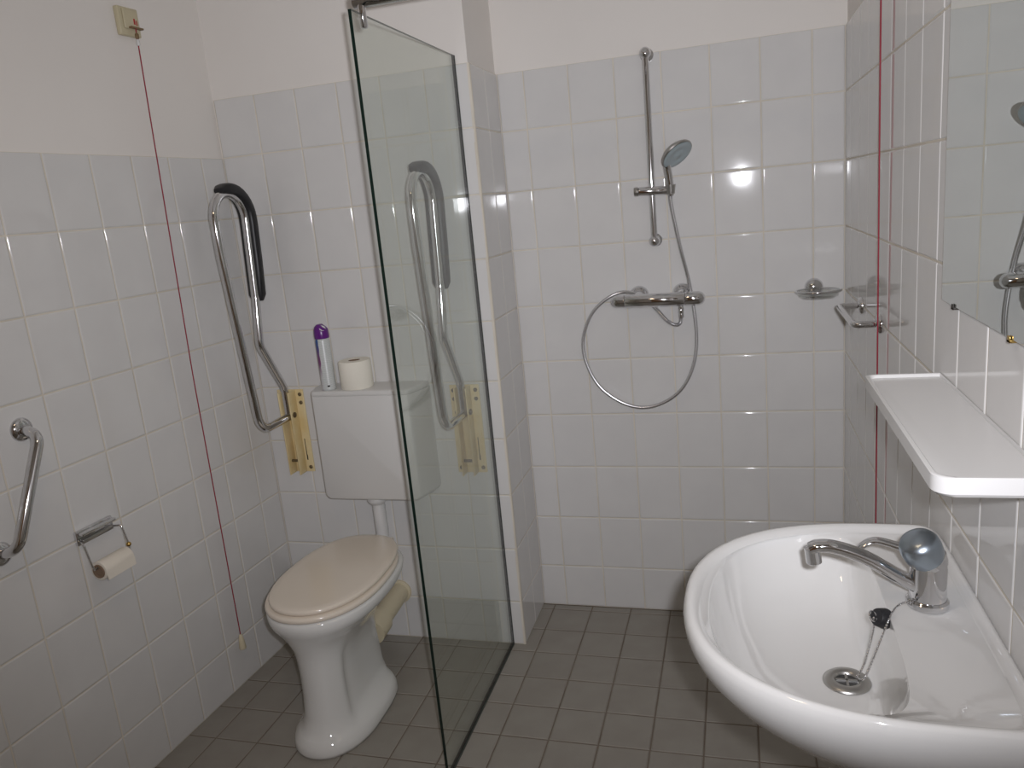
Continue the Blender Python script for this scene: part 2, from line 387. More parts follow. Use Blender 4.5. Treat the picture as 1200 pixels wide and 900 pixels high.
# ------------------------------------------------------------------ glass shower screen
GX, GY, GZ = 0.8577, -0.680, 1.977
screen = thing('shower_screen', (GX, GY/2, 0), 'clear greenish glass shower screen standing between toilet and shower', 'shower screen')
pm = box(GX-0.008, GX, GY, -0.004, 0.006, GZ)
pm.materials.append(GLASS); pm.materials.append(EDGE)
for f in pm.polygons: f.material_index = 0 if abs(f.normal.x) > 0.9 else 1
part('glass_pane', pm, screen, None)
part('bottom_seal', box(GX-0.010, GX+0.002, GY, -0.002, 0.0, 0.006), screen, SEAL)
part('wall_seal', box(GX-0.009, GX+0.001, -0.004, 0.0, 0.006, GZ), screen, SEAL)
BZ, BY = 2.006, -0.612
bar = thing('stabiliser_bar', (GX, BY, BZ), 'round chrome bar running from glass screen across the shower to tiled wall', 'rail')
part('bar_tube', tube([(GX-0.022, BY, BZ), (W-0.004, BY, BZ)], 0.0145, 18, up=(0, 0, 1)), bar, CHROME)
part('wall_rosette', lathe([(0.026, 0), (0.026, 0.006), (0.02, 0.010), (0, 0.010)], (W, BY, BZ), (-1, 0, 0)), bar, CHROME)
part('glass_clamp', lathe([(0, 0), (0.007, 0), (0.0095, 0.003), (0.0095, 0.052), (0, 0.052)], (GX-0.004, BY-0.003, 1.948), n=18), bar, CHROME)

# ------------------------------------------------------------------ toilet
TX = 0.432
def egg(hw, yf, yb, z, n=48, nf=2.15, nb=2.6, ym=None, fn=None, cx=TX):
    ym = ym if ym is not None else yf+0.46*(yb-yf); out = []
    for i in range(n):
        t = 2*math.pi*i/n; c, s = math.cos(t), math.sin(t)
        e = nf if s < 0 else nb
        x = hw*math.copysign(abs(c)**(2/e), c); y = ym+(ym-yf if s < 0 else yb-ym)*math.copysign(abs(s)**(2/e), s)
        if fn: x = fn(x, y, z)
        out.append(Vector((cx+x, y, z)))
    return out
def sstep(a, b, v): t = min(max((v-a)/(b-a), 0), 1); return t*t*(3-2*t)
def web(x, y, z):                                # the flanks behind the column are drawn in
    k = sstep(-0.572, -0.530, y)*sstep(0.045, 0.085, z)*(1-sstep(0.25, 0.33, z))
    return x*(1-0.23*k)
toilet = thing('toilet', (TX, -0.44, 0), 'white ceramic floor-standing toilet with closed beige lid', 'toilet')
prof = [(0.000, 0.124, -0.672, -0.262, 3.6), (0.012, 0.127, -0.676, -0.260, 3.6), (0.032, 0.123, -0.671, -0.262, 3.6), (0.048, 0.110, -0.655, -0.266, 3.8), (0.065, 0.097, -0.640, -0.268, 4.0),
        (0.10, 0.092, -0.630, -0.268, 4.4), (0.16, 0.088, -0.625, -0.272, 4.4), (0.22, 0.087, -0.624, -0.276, 4.2), (0.275, 0.089, -0.627, -0.270, 3.8),
        (0.315, 0.096, -0.633, -0.250, 3.4), (0.345, 0.112, -0.645, -0.225, 3.2), (0.368, 0.132, -0.653, -0.200, 3.0), (0.386, 0.154, -0.662, -0.178, 3.0),
        (0.399, 0.167, -0.668, -0.160, 3.0), (0.412, 0.1715, -0.671, -0.148, 3.0), (0.427, 0.1725, -0.672, -0.142, 3.0), (0.434, 0.169, -0.668, -0.144, 3.0), (0.437, 0.160, -0.658, -0.150, 3.0)]
pan = part('pan', loft([egg(hw, yf, yb, z, fn=web, nb=nb, n=72) for z, hw, yf, yb, nb in prof]), toilet, CERAMIC_T)
part('foot_screw', lathe([(0.009, 0), (0.009, 0.006), (0.005, 0.010), (0, 0.011)], (TX+0.108, -0.36, 0.028), (0.5, 0, 1)), toilet, WPLAST)
def slab(hw, yf, yb, z0, z1, r, nb=2.45):
    return loft([egg(hw-r, yf+r, yb-r, z0, nb=nb), egg(hw-r*0.3, yf+r*0.3, yb-r*0.3, z0+r*0.3, nb=nb), egg(hw, yf, yb, z0+r, nb=nb), egg(hw, yf, yb, z1-r, nb=nb),
                 egg(hw-r*0.3, yf+r*0.3, yb-r*0.3, z1-r*0.3, nb=nb), egg(hw-r, yf+r, yb-r, z1, nb=nb), egg(hw-r-0.02, yf+r+0.02, yb-r-0.02, z1+0.001, nb=nb)])
part('seat', slab(0.1725, -0.673, -0.150, 0.438, 0.455, 0.006), toilet, SEATM)
ld = part('lid', slab(0.163, -0.660, -0.135, 0.457, 0.472, 0.006), toilet, SEATM)
for sx in (-1, 1):
    part('hinge', tube([(TX+sx*0.055-0.020, -0.140, 0.452), (TX+sx*0.055+0.020, -0.140, 0.452)], 0.011, 12), ld, SEATM)
OP = [Vector((TX+0.008, -0.262, 0.163)), Vector((TX+0.008, -0.185, 0.170)), Vector((TX+0.008, -0.001, 0.186))]
wp = thing('waste_pipe', (TX, -0.1, 0.1), 'cream plastic waste pipe joining toilet back to tiled wall', 'pipe')
part('pipe_body', tube(OP[1:], 0.036, 22, up=(0, 0, 1)), wp, CREAM)
part('socket_collar', tube([OP[0]+Vector((0, 0.012, 0)), OP[1]+Vector((0, 0.004, 0))], 0.046, 22, up=(0, 0, 1)), wp, CREAM)
part('wall_collar', lathe([(0.044, 0), (0.044, 0.008), (0.038, 0.012), (0, 0.012)], (TX+0.008, 0, 0.186), (0, -1, 0)), wp, CREAM)

# ------------------------------------------------------------------ cistern
KX = 0.447
def rrect(hx, z0, z1, y, rb, rt, cx=KX, n=6):
    out = []
    for (sx, top, a0) in ((1, 1, 0), (-1, 1, 90), (-1, 0, 180), (1, 0, 270)):
        r = rt if top else rb
        for k in range(n+1):
            a = math.radians(a0+90*k/n); out.append(Vector((cx+sx*(hx-r)+r*math.cos(a), y, (z1-r if top else z0+r)+r*math.sin(a))))
    return out
cistern = thing('cistern', (KX, -0.06, 0.585), 'white plastic toilet cistern hung on the tiled wall above toilet', 'cistern')
def shell(z0, z1, rb, rt, e0=0.0, e1=0.0):
    return loft([rrect(0.204, z0, z1, -0.001, rb, rt), rrect(0.200, z0, z1, -0.05, rb, rt), rrect(0.180, z0, z1, -0.114, rb, rt), rrect(0.177, z0+e0*0.3, z1-e1*0.3, -0.121, rb, rt), rrect(0.172, z0+e0, z1-e1, -0.125, rb, rt)], ang=50)
part('tank', shell(0.590, 0.9585, 0.022, 0.002, 0.006, 0.0), cistern, CISTERN)
part('lid', shell(0.959, 0.976, 0.002, 0.007, 0.0, 0.004), cistern, CISTERN)
part('outlet_nut', lathe([(0.024, 0), (0.033, 0.010), (0.035, 0.016), (0.035, 0.034), (0, 0.034)], (0.433, -0.066, 0.556)), cistern, WPLAST)
fp = solo('flush_pipe', tube(fillet([(0.433, -0.062, 0.566), (0.433, -0.062, 0.405), (0.433, -0.150, 0.395)], 0.05), 0.0225, 18), WPLAST, 'white plastic flush pipe dropping from cistern to toilet', 'pipe')

can = thing('air_freshener_can', (0.325, -0.090, 0.9762), 'air freshener spray can with purple cap standing on cistern', 'spray can')
cb = part('can_body', lathe([(0, 0), (0.022, 0.0), (0.0245, 0.003), (0.0245, 0.006), (0.0240, 0.008), (0.0240, 0.166), (0.0222, 0.174), (0.0195, 0.179), (0, 0.179)], can.location, n=32), can, CANM)
capm = lathe([(0.0215, 0.174), (0.0245, 0.176), (0.0250, 0.186), (0.0238, 0.204), (0.0200, 0.219), (0.012, 0.229), (0, 0.231)], can.location, n=32)
for v in capm.vertices:                          # the top of the cap slants back
    d = v.co-can.location
    if d.z > 0.206: v.co.z -= 0.30*(d.z-0.206)+0.6*max(d.x, 0)*(d.z-0.206)/0.023
part('can_cap', capm, can, PURPLE)
nm = lathe([(0.0, 0.0), (0.012, 0.0), (0.011, 0.003), (0, 0.004)], can.location+Vector((0.011, -0.010, 0.2085)), (0.62, -0.42, 0.66), n=18)
part('spray_button', nm, can, WPLAST)
bc = []
for zz in (0.012, 0.018):
    for k in range(5):
        a = math.radians(-72+k*5); bc.append(can.location+Vector((0.02425*math.cos(a), 0.02425*math.sin(a), zz)))
part('barcode', mesh_of(bc, [(k, k+1, k+6, k+5) for k in range(4)]), can, DARKPR)
roll = thing('toilet_roll', (0.420, -0.068, 0.9762), 'full white toilet roll standing upright on cistern beside spray can', 'toilet roll')
part('paper', lathe([(0.020, 0), (0.052, 0), (0.0545, 0.004), (0.0545, 0.089), (0.052, 0.093), (0.020, 0.093), (0.020, 0.0)], roll.location, n=36), roll, PAPERW)
part('core', lathe([(0.0198, 0.001), (0.0198, 0.092), (0.018, 0.092), (0.018, 0.001), (0.0198, 0.001)], roll.location, n=24), roll, CARD)

# ------------------------------------------------------------------ folding support rails by the toilet
def support_rail(x, label):
    t = thing('folding_support_rail', (x, -0.002, 0.65), label, 'grab rail', 'folding support rails beside the toilet')
    plate = part('mounting_plate', box(x-0.052, x+0.052, -0.006, -0.0005, 0.650, 0.958, 0.002), t, YELLOW)
    for sx in (-1, 1):
        ck = part('cheek', box(x+sx*0.020-0.002, x+sx*0.020+0.002, -0.052, -0.006, 0.652, 0.956, 0.001), t, YELLOW)
        for z in (0.940, 0.910, 0.668):
            part('screw', lathe([(0.007, 0), (0.007, 0.002), (0.004, 0.005), (0, 0.005)], (x+sx*0.039, -0.006, z), (0, -1, 0), n=12), plate, SCREW)
        part('pivot_bolt', lathe([(0.010, 0), (0.010, 0.004), (0.005, 0.007), (0, 0.007)], (x+sx*0.022, -0.034, 0.872), (sx, 0, 0), n=14), ck, SCREW)
    part('stop_pin', tube([(x-0.019, -0.030, 0.70), (x+0.019, -0.030, 0.70)], 0.005, 10), t, SCREW)
    part('printed_mark', box(x+0.029, x+0.0315, -0.0068, -0.0058, 0.70, 0.775), plate, DARKPR)
    part('printed_mark', box(x+0.029, x+0.033, -0.0068, -0.0058, 0.695, 0.715), plate, DARKPR)
    fy0, ry = -0.252, -0.098
    path = fillet([(x, -0.034, 0.866), (x, -0.210, 0.866), (x, fy0-0.010, 1.45)], [0.055, 0.05])
    arc = []
    cyy, r = (fy0-0.012+ry)/2, abs(fy0-0.012-ry)/2
    for k in range(17):
        a = math.pi-math.pi*k/16; arc.append(Vector((x, cyy+r*math.cos(a), 1.560+r*1.0*math.sin(a))))
    tail = fillet([(x, ry, 1.54), (x, -0.116, 1.30), (x, -0.138, 1.145), (x, -0.036, 0.972), (x, -0.034, 0.875)], [0.2, 0.05, 0.06])
    full = path+arc+tail[1:]
    part('tube', tube(full, 0.0142, 16, up=(1, 0, 0)), t, CHROME)
    # pad on the wall side of the rear leg and over the top bend
    off = 0.013; pp = []
    for k in range(6, 17):
        a = math.pi-math.pi*k/16; pp.append(Vector((x, cyy+(r+off)*math.cos(a), 1.560+(r+off)*math.sin(a))))
    pp += [Vector((x, ry+off, 1.54)), Vector((x, -0.106+off, 1.42)), Vector((x, -0.115+off, 1.310)), Vector((x, -0.116+off, 1.290))]
    n = 16; sec = []
    for k in range(n):
        a = 2*math.pi*k/n; sec.append((0.029*math.copysign(abs(math.cos(a))**0.6, math.cos(a)), 0.018*math.copysign(abs(math.sin(a))**0.6, math.sin(a))))
    sc = [0.55, 0.85]+[1.0]*(len(pp)-4)+[0.96, 0.62]
    part('arm_pad', sweep(pp, sec, up=(1, 0, 0), scale=sc), t, BLACK)
    return t
support_rail(0.116, 'chrome folding support rail, raised, between cistern and red cord')
support_rail(0.775, 'chrome folding support rail, raised, between cistern and glass screen')

# ------------------------------------------------------------------ left wall: switch, cord, grab bar, roll holder
def lw_part(name, me, parent, m):               # mesh written as (s, n, z) -> world
    for v in me.vertices:
        s, n, z = v.co; v.co = LW(s, z, n)
    fix(me); return part(name, me, parent, m)
sw = thing('pull_switch', LW(0.324, 2.10, -PB), 'ivory alarm pull-cord switch high on the painted wall', 'switch')
lw_part('switch_plate', box(0.286, 0.363, -PB, 0.010, 2.100, 2.178, 0.003), sw, SWITCHM)
swc = lw_part('switch_cover', box(0.294, 0.350, 0.010, 0.016, 2.118, 2.172, 0.003), sw, SWITCHM)
lw_part('red_emblem', box(0.309, 0.315, 0.0155, 0.0165, 2.132, 2.148), swc, REDP)
lw_part('red_emblem', box(0.302, 0.306, 0.0155, 0.0165, 2.130, 2.144), swc, REDP)
lw_part('pull_lever', box(0.290, 0.337, 0.010, 0.026, 2.119, 2.124, 0.001), sw, BROWNP)
CS = 0.357
def cord(name, top, bottom, label, m=RED, r=0.0016):
    return solo(name, tube([top, bottom], r, 8, up=(1, 0, 0)), m, label, 'cord')
ct = thing('alarm_cord', LW(CS, 0.138, 0.022), 'long red alarm cord hanging from the ivory switch', 'cord')
part('string', tube([LW(0.3205, 2.119, 0.024), LW(0.33, 1.8, 0.023), LW(0.3505, 1.1, 0.022), LW(CS, 0.190, 0.022)], 0.0017, 8, up=(1, 0, 0)), ct, RED)
part('cord_joint', lathe([(0.0035, 0), (0.005, 0.004), (0.005, 0.014), (0.003, 0.018), (0, 0.018)], LW(0.321, 2.072, 0.0238), n=12), ct, WPLAST)
part('cord_collar', lathe([(0.004, 0), (0.0055, 0.003), (0.0055, 0.012), (0.003, 0.016), (0, 0.016)], LW(0.3207, 2.091, 0.0239), n=12), ct, BROWNP)
part('pull_handle', lathe([(0, 0), (0.011, 0.0), (0.012, 0.003), (0.0095, 0.028), (0.006, 0.050), (0.003, 0.054), (0, 0.054)], LW(CS, 0.138, 0.022), n=18), ct, CREAM)

gb = thing('grab_bar', LW(1.0, 0.83, 0.0), 'slanted chrome grab bar on tiled wall beside the roll holder', 'grab rail')
A0, A1 = (0.940, 1.099), (1.068, 0.826)
gp = fillet([LW(A0[0], A0[1], 0.004), LW(A0[0]+0.006, A0[1]-0.012, 0.064), LW(A1[0]-0.002, A1[1]+0.016, 0.064), LW(A1[0], A1[1], 0.004)], 0.036)
part('bar', tube(gp, 0.0135, 18), gb, CHROME)
for s, z in (A0, A1):
    part('flange', lathe([(0.030, 0), (0.030, 0.003), (0.026, 0.009), (0.016, 0.013), (0, 0.013)], LW(s, z, 0.0), LN, n=30), gb, CHROME)

rh = thing('roll_holder', LW(0.80, 0.67, 0.0), 'chrome toilet roll holder with wire arms on tiled wall', 'roll holder')
lw_part('bracket', box(0.748, 0.868, 0.0, 0.012, 0.752, 0.792, 0.003), rh, CHROME)
lw_part('bracket_lip', box(0.752, 0.864, 0.012, 0.030, 0.780, 0.788, 0.002), rh, CHROME)
lw_part('bracket_clip', box(0.758, 0.858, 0.012, 0.020, 0.757, 0.767, 0.002), rh, STEEL)
for s, e in ((0.744, -1), (0.872, 1)):
    part('wire_arm', tube(fillet([LW(s-e*0.010, 0.762, 0.014), LW(s, 0.762, 0.034), LW(s, 0.694, 0.050), LW(s-e*0.012, 0.690, 0.050)], 0.008), 0.0028, 10), rh, CHROME)
part('arm_stud', ball(LW(0.746, 0.706, 0.049), 0.007), rh, BRASS)
part('spindle', tube([LW(0.746, 0.690, 0.050), LW(0.870, 0.690, 0.050)], 0.004, 10, up=(0, 0, 1)), rh, STEEL)
ur = thing('toilet_roll', LW(0.805, 0.665, 0.05), 'almost used-up toilet roll with cardboard core on chrome wire holder', 'toilet roll')
ax = LT
part('paper', lathe([(0.019, 0.008), (0.0255, 0.008), (0.0265, 0.011), (0.0265, 0.102), (0.0255, 0.105), (0.019, 0.105), (0.019, 0.008)], LW(0.752, 0.679, 0.050), ax, n=30), ur, PAPER)
part('core', lathe([(0.0, 0.006), (0.0188, 0.006), (0.0188, 0.1085), (0.015, 0.1085), (0.0135, 0.107), (0, 0.107)], LW(0.752, 0.679, 0.050), ax, n=26), ur, CARD)
tail = []
tl = mesh_of([LW(0.760, 0.679, 0.0765), LW(0.857, 0.679, 0.0765), LW(0.857, 0.655, 0.0770), LW(0.760, 0.655, 0.0770)], [(0, 1, 2, 3)])
part('loose_sheet', tl, ur, PAPER)
ur.children[-1].modifiers.new('thickness', 'SOLIDIFY').thickness = 0.0008

# ------------------------------------------------------------------ shower fittings
YR = D-0.052
sr = thing('shower_slide_rail', (1.401, YR, 1.36), 'upright chrome slide rail on the shower wall', 'rail')
part('rail_tube', tube([(1.401, YR, 1.366), (1.401, YR, 1.944)], 0.0105, 18, up=(1, 0, 0)), sr, CHROME)
for z in (1.366, 1.944):
    part('wall_mount', join(ball((1.401, YR, z), 0.0185, 18), lathe([(0.021, 0), (0.021, 0.004), (0.013, 0.010), (0.011, 0.045), (0, 0.045)], (1.401, D, z), (0, -1, 0), n=22)), sr, CHROME)
sl = part('slider', lathe([(0, 0), (0.011, 0), (0.0145, 0.004), (0.0145, 0.098), (0.011, 0.103), (0, 0.103)], (1.357, YR-0.004, 1.527), (1, 0, -0.03), n=24), sr, CHROME)
part('slider_knob', lathe([(0, 0), (0.0135, 0), (0.0145, 0.002), (0.0145, 0.012), (0, 0.012)], (1.345, YR-0.004, 1.5275), (1, 0, 0), n=22), sr, STEEL)
part('shower_cradle', lathe([(0.013, 0), (0.0165, 0.028), (0.0125, 0.028), (0.010, 0.0), (0.013, 0)], (1.461, YR-0.014, 1.512), (0.02, -0.08, 1), n=20), sr, STEEL)

hs = thing('hand_shower', (1.461, YR-0.016, 1.505), 'chrome hand shower with grey round spray face in slide rail cradle', 'shower head')
hn = Vector((0.55, -0.42, -0.72)).normalized()
hc = Vector((1.486, D-0.095, 1.632))
hp = catmull([(1.4615, YR-0.015, 1.506), (1.4600, YR-0.018, 1.545), (1.4560, YR-0.024, 1.585), (1.455, YR-0.034, 1.612)]+[tuple(hc-hn*0.010+Vector((-0.016, 0.0, -0.004)))], 6)
part('handle', tube(hp, 0.0115, 16, up=(1, 0, 0), scale=[0.85+0.25*math.sin(math.pi*min(i/len(hp)*1.1, 1)) for i in range(len(hp))]), hs, CHROME)
hd = part('head', lathe([(0, -0.022), (0.020, -0.021), (0.040, -0.014), (0.052, -0.004), (0.0545, 0.002), (0.0530, 0.006), (0, 0.006)], hc, hn, n=36), hs, STEEL)
part('spray_face', lathe([(0, 0.0062), (0.049, 0.0062), (0.051, 0.007), (0.047, 0.009), (0.030, 0.0095), (0.028, 0.0085), (0.012, 0.0085), (0.010, 0.010), (0, 0.010)], hc, hn, n=36), hd, GREYFACE)

MZ, MY = 1.1745, D-0.070
mx = thing('shower_mixer', (1.40, MY, MZ), 'chrome thermostatic bar mixer on the shower wall', 'mixer tap')
part('mixer_body', lathe([(0.0205, 0), (0.0225, 0.003), (0.0225, 0.193), (0.0205, 0.196)], (1.2955, MY, MZ+0.0006), (1, 0, -0.008), n=30), mx, CHROME)
part('flow_knob', lathe([(0.0, 0), (0.009, 0.001), (0.017, 0.007), (0.0215, 0.018), (0.0215, 0.045), (0, 0.045)], (1.248, MY, MZ+0.001), (1, 0, -0.008), n=30), mx, CHROME)
part('temperature_knob', lathe([(0, 0), (0.0225, 0), (0.0232, 0.003), (0.0232, 0.044), (0.019, 0.055), (0.010, 0.062), (0, 0.064)], (1.4925, MY, MZ-0.001), (1, 0, -0.008), n=30), mx, CHROME)
for x in (1.336, 1.480):
    part('escutcheon', lathe([(0.033, 0), (0.033, 0.003), (0.029, 0.012), (0.020, 0.020), (0.016, 0.050), (0, 0.050)], (x, D, MZ+0.010), (0, -1, -0.10), n=30), mx, CHROME)
part('outlet', lathe([(0.0085, 0), (0.0095, 0.002), (0.0095, 0.018), (0.008, 0.020), (0.008, 0.030), (0, 0.030)], (1.4775, MY+0.004, MZ-0.050), n=16), mx, CHROME)
hose_px = [(1.4615, YR-0.014, 1.512), (1.4605, D-0.060, 1.478), (1.482, D-0.042, 1.338), (1.506, D-0.024, 1.210), (1.5215, D-0.024, 1.052), (1.506, D-0.030, 0.936), (1.454, D-0.036, 0.848),
           (1.365, D-0.038, 0.801), (1.2765, D-0.037, 0.809), (1.190, D-0.034, 0.869), (1.1445, D-0.030, 0.954), (1.1355, D-0.026, 1.040), (1.169, D-0.022, 1.128), (1.228, D-0.017, 1.182),
           (1.286, D-0.013, 1.200), (1.345, D-0.030, 1.185), (1.392, D-0.040, 1.142), (1.428, D-0.055, 1.103), (1.456, D-0.062, 1.087), (1.473, D-0.065, 1.094), (1.4775, D-0.066, 1.125)]
hpth = catmull(hose_px, 40)
hose = thing('shower_hose', (1.33, D-0.03, 0.80), 'looped ribbed metal shower hose hanging below bar mixer', 'hose')
part('hose_tube', tube(hpth, 0.0066, 10, scale=[1.0 if i % 2 else 0.90 for i in range(len(hpth))]), hose, HOSE)
part('hose_nut', lathe([(0.009, 0), (0.009, 0.020), (0.007, 0.024), (0, 0.024)], (1.4775, D-0.066, 1.112), n=10), hose, CHROME)

sd = thing('soap_dish', (1.895, D-0.075, 1.15), 'small clear soap dish in chrome ring on the shower wall', 'soap dish')
part('rosette', lathe([(0.029, 0), (0.029, 0.004), (0.025, 0.014), (0.015, 0.021), (0, 0.024)], (1.893, D, 1.1785), (0, -1, 0), n=30), sd, CHROME)
ring = [Vector((1.899+0.066*math.cos(2*math.pi*k/48), D-0.082+0.052*math.sin(2*math.pi*k/48), 1.1765)) for k in range(48)]
part('ring', tube(ring, 0.0038, 10, closed=True, up=(0, 0, 1)), sd, CHROME)
part('ring_stem', tube([(1.893, D-0.010, 1.180), (1.894, D-0.032, 1.1765)], 0.005, 10), sd, CHROME)
dm = lathe([(0.060, 0.024), (0.062, 0.026), (0.058, 0.006), (0.048, 0.0), (0, 0.0), (0, 0.004), (0.046, 0.004), (0.055, 0.010), (0.060, 0.024)], (0, 0, 0), n=36)
dm.transform(Matrix.Translation((1.899, D-0.082, 1.155)) @ Matrix.Diagonal((1, 0.78, 1, 1)))
part('dish', dm, sd, CLEAR)

tr = thing('towel_bar', (W, -0.22, 1.166), 'U-shaped chrome holder bar on tiled wall beside soap dish', 'towel rail')
ya, yb, xo, zt = -0.072, -0.366, 1.9265, 1.1665
part('bar', tube(fillet([(W-0.003, ya, zt+0.001), (xo, ya, zt+0.001), (xo, yb, zt), (W-0.003, yb, zt)], 0.014), 0.0085, 16), tr, CHROME)
for y in (ya, yb): part('rosette', lathe([(0.024, 0), (0.024, 0.004), (0.019, 0.010), (0.010, 0.012), (0, 0.012)], (W, y, zt), (-1, 0, 0), n=26), tr, CHROME)

rc = thing('alarm_cord', (1.9735, -0.40, 0.14), 'long red alarm cord hanging between holder bar and shelf behind washbasin', 'cord')
part('string', tube([(1.9705, -0.40, CEIL-0.03), (1.9765, -0.40, 0.19)], 0.0017, 8, up=(1, 0, 0)), rc, RED)
part('pull_handle', lathe([(0, 0), (0.011, 0.0), (0.012, 0.003), (0.0095, 0.028), (0.006, 0.050), (0.003, 0.054), (0, 0.054)], (1.9735, -0.40, 0.14), n=18), rc, CREAM)
part('ceiling_box', box(1.93, W-PB, -0.44, -0.36, CEIL-0.03, CEIL, 0.003), rc, SWITCHM)

# ------------------------------------------------------------------ mirror, shelf
mr = thing('wall_mirror', (W, -1.19, 1.31), 'frameless mirror clipped to tiled wall above the white shelf', 'mirror')
mm = box(W-0.0075, W-0.0025, -1.415, -0.976, 1.3105, 1.925, 0.0012, 1)
mm.polygons.foreach_set('use_smooth', [False]*len(mm.polygons))
mm.materials.append(MIRROR); mm.materials.append(MEDGE)
for f in mm.polygons: f.material_index = 0 if f.normal.x < -0.95 else 1
part('mirror_glass', mm, mr, None)
part('backing', box(W-0.0025, W, -1.39, -0.98, 1.33, 1.90), mr, DARKPR)
for y, m in ((-1.052, DARKPR), (-1.318, BRASS)):
    part('mirror_clip', join(box(W-0.010, W, y-0.005, y+0.005, 1.3065, 1.3105, 0.0008), box(W-0.010, W-0.0078, y-0.005, y+0.005, 1.3065, 1.315, 0.0008)), mr, m)

SHX, SY0, SY1, SZ = 1.866, -0.952, -1.463, 1.183
def shelf_outline(g, z, rn=0.022, rf=0.012, n=6):
    x0, x1, y0, y1 = SHX+g, W-0.0006-0.25*g, SY1+g, SY0-g     # front, wall, near end, far end
    out = []
    for (xc, yc, a0, r) in ((x1-0.0001, y0+0.0001, None, 0), (x0+rn, y0+rn, 270, rn), (x0+rf, y1-rf, 180, rf), (x1-0.0001, y1-0.0001, None, 0)):
        if a0 is None: out.append(Vector((xc, yc, z))); continue
        for k in range(n+1):
            a = math.radians(a0-90*k/n); out.append(Vector((xc+r*math.cos(a), yc+r*math.sin(a), z)))
    return out
shelf = solo('wall_shelf', loft([shelf_outline(0.010, SZ-0.026), shelf_outline(0.003, SZ-0.024), shelf_outline(0.0, SZ-0.020), shelf_outline(0.0, SZ-0.001), shelf_outline(0.0012, SZ), shelf_outline(0.005, SZ),
                                 shelf_outline(0.0065, SZ-0.0012), shelf_outline(0.008, SZ-0.005), shelf_outline(0.014, SZ-0.0056)], ang=35), WPLAST,
             'white plastic shelf with raised rim below the mirror', 'shelf')

# ------------------------------------------------------------------ washbasin
BYC = -1.237
def dring(xs, af, ab, b, z, nf=2.35, nb=9.0, n1=36, n2=28, zb=None, yc=BYC):
    out = []
    for k in range(n1):
        t = -math.pi/2+math.pi*k/n1; c, s = math.cos(t), math.sin(t)
        out.append(Vector((xs-af*abs(c)**(2/nf), yc+b*math.copysign(abs(s)**(2/nf), s), z)))
    for k in range(n2):
        t = math.pi/2-math.pi*k/n2; c, s = math.cos(t), math.sin(t)
        out.append(Vector((xs+ab*abs(c)**(2/nb), yc+b*math.copysign(abs(s)**(2/nb), s), z if zb is None else z+(zb-z)*abs(c)**(2/nb))))
    return out
def mixr(a, b, t, z): return [Vector((p.x+(q.x-p.x)*t, p.y+(q.y-p.y)*t, z)) for p, q in zip(a, b)]
XB, DR = 1.885, Vector((1.803, -1.243, 0.768))
lip = dring(1.790, 0.190, 0.070, 0.256, 0.892, nf=2.35, nb=4.0)
dr = [DR+Vector((0.036*(p.x-1.75)/math.hypot(p.x-1.75, p.y-BYC), 0.036*(p.y-BYC)/math.hypot(p.x-1.75, p.y-BYC), 0)) for p in lip]
AB = W-XB
rings = [[DR+(p-DR)*0.3 for p in dr], dr, mixr(dr, lip, 0.25, 0.7735), mixr(dr, lip, 0.50, 0.786), mixr(dr, lip, 0.72, 0.808), mixr(dr, lip, 0.87, 0.838), mixr(dr, lip, 0.95, 0.868), mixr(dr, lip, 0.985, 0.884), lip,
         dring(XB-0.012, 0.283, AB-0.006, 0.264, 0.8935, nb=9), dring(XB, 0.296, AB-0.018, 0.268, 0.8950),
         dring(XB, 0.302, AB-0.012, 0.275, 0.9000), dring(XB, 0.308, AB-0.008, 0.281, 0.9045), dring(XB, 0.315, AB-0.002, 0.287, 0.9040), dring(XB, 0.320, AB, 0.2905, 0.8985),
         dring(XB, 0.3225, AB, 0.2925, 0.888), dring(XB, 0.321, AB, 0.2915, 0.872), dring(XB, 0.312, AB, 0.285, 0.850), dring(XB, 0.288, AB, 0.268, 0.820), dring(XB, 0.240, AB, 0.236, 0.782),
         dring(XB, 0.180, AB, 0.190, 0.748), dring(XB, 0.120, AB, 0.140, 0.722), dring(XB, 0.06, AB, 0.09, 0.705), dring(XB, 0.02, AB, 0.05, 0.70)]
bs = thing('washbasin', (1.80, BYC, 0.70), 'white ceramic washbasin mounted on tiled wall below the shelf', 'washbasin')
part('bowl', loft(rings), bs, CERAMIC)
part('drain_shade_disc', lathe([(0.0155, 0.0), (0.0155, 0.0025), (0, 0.0025)], DR, n=24), bs, DRAINM)  # solid dark disc painted as the shaded depth of the drain
dn = part('drain', lathe([(0.0, 0.0005), (0.016, 0.0005), (0.0175, 0.004), (0.021, 0.0062), (0.030, 0.0055), (0.0345, 0.002), (0.035, 0.0), (0.02, -0.006), (0, -0.006)], DR+Vector((0, 0, 0.001)), n=36), bs, STEEL)
part('drain_cross', join(box(DR.x-0.016, DR.x+0.016, DR.y-0.0018, DR.y+0.0018, DR.z+0.001, DR.z+0.0045), box(DR.x-0.0018, DR.x+0.0018, DR.y-0.016, DR.y+0.016, DR.z+0.001, DR.z+0.0045)), dn, STEEL)

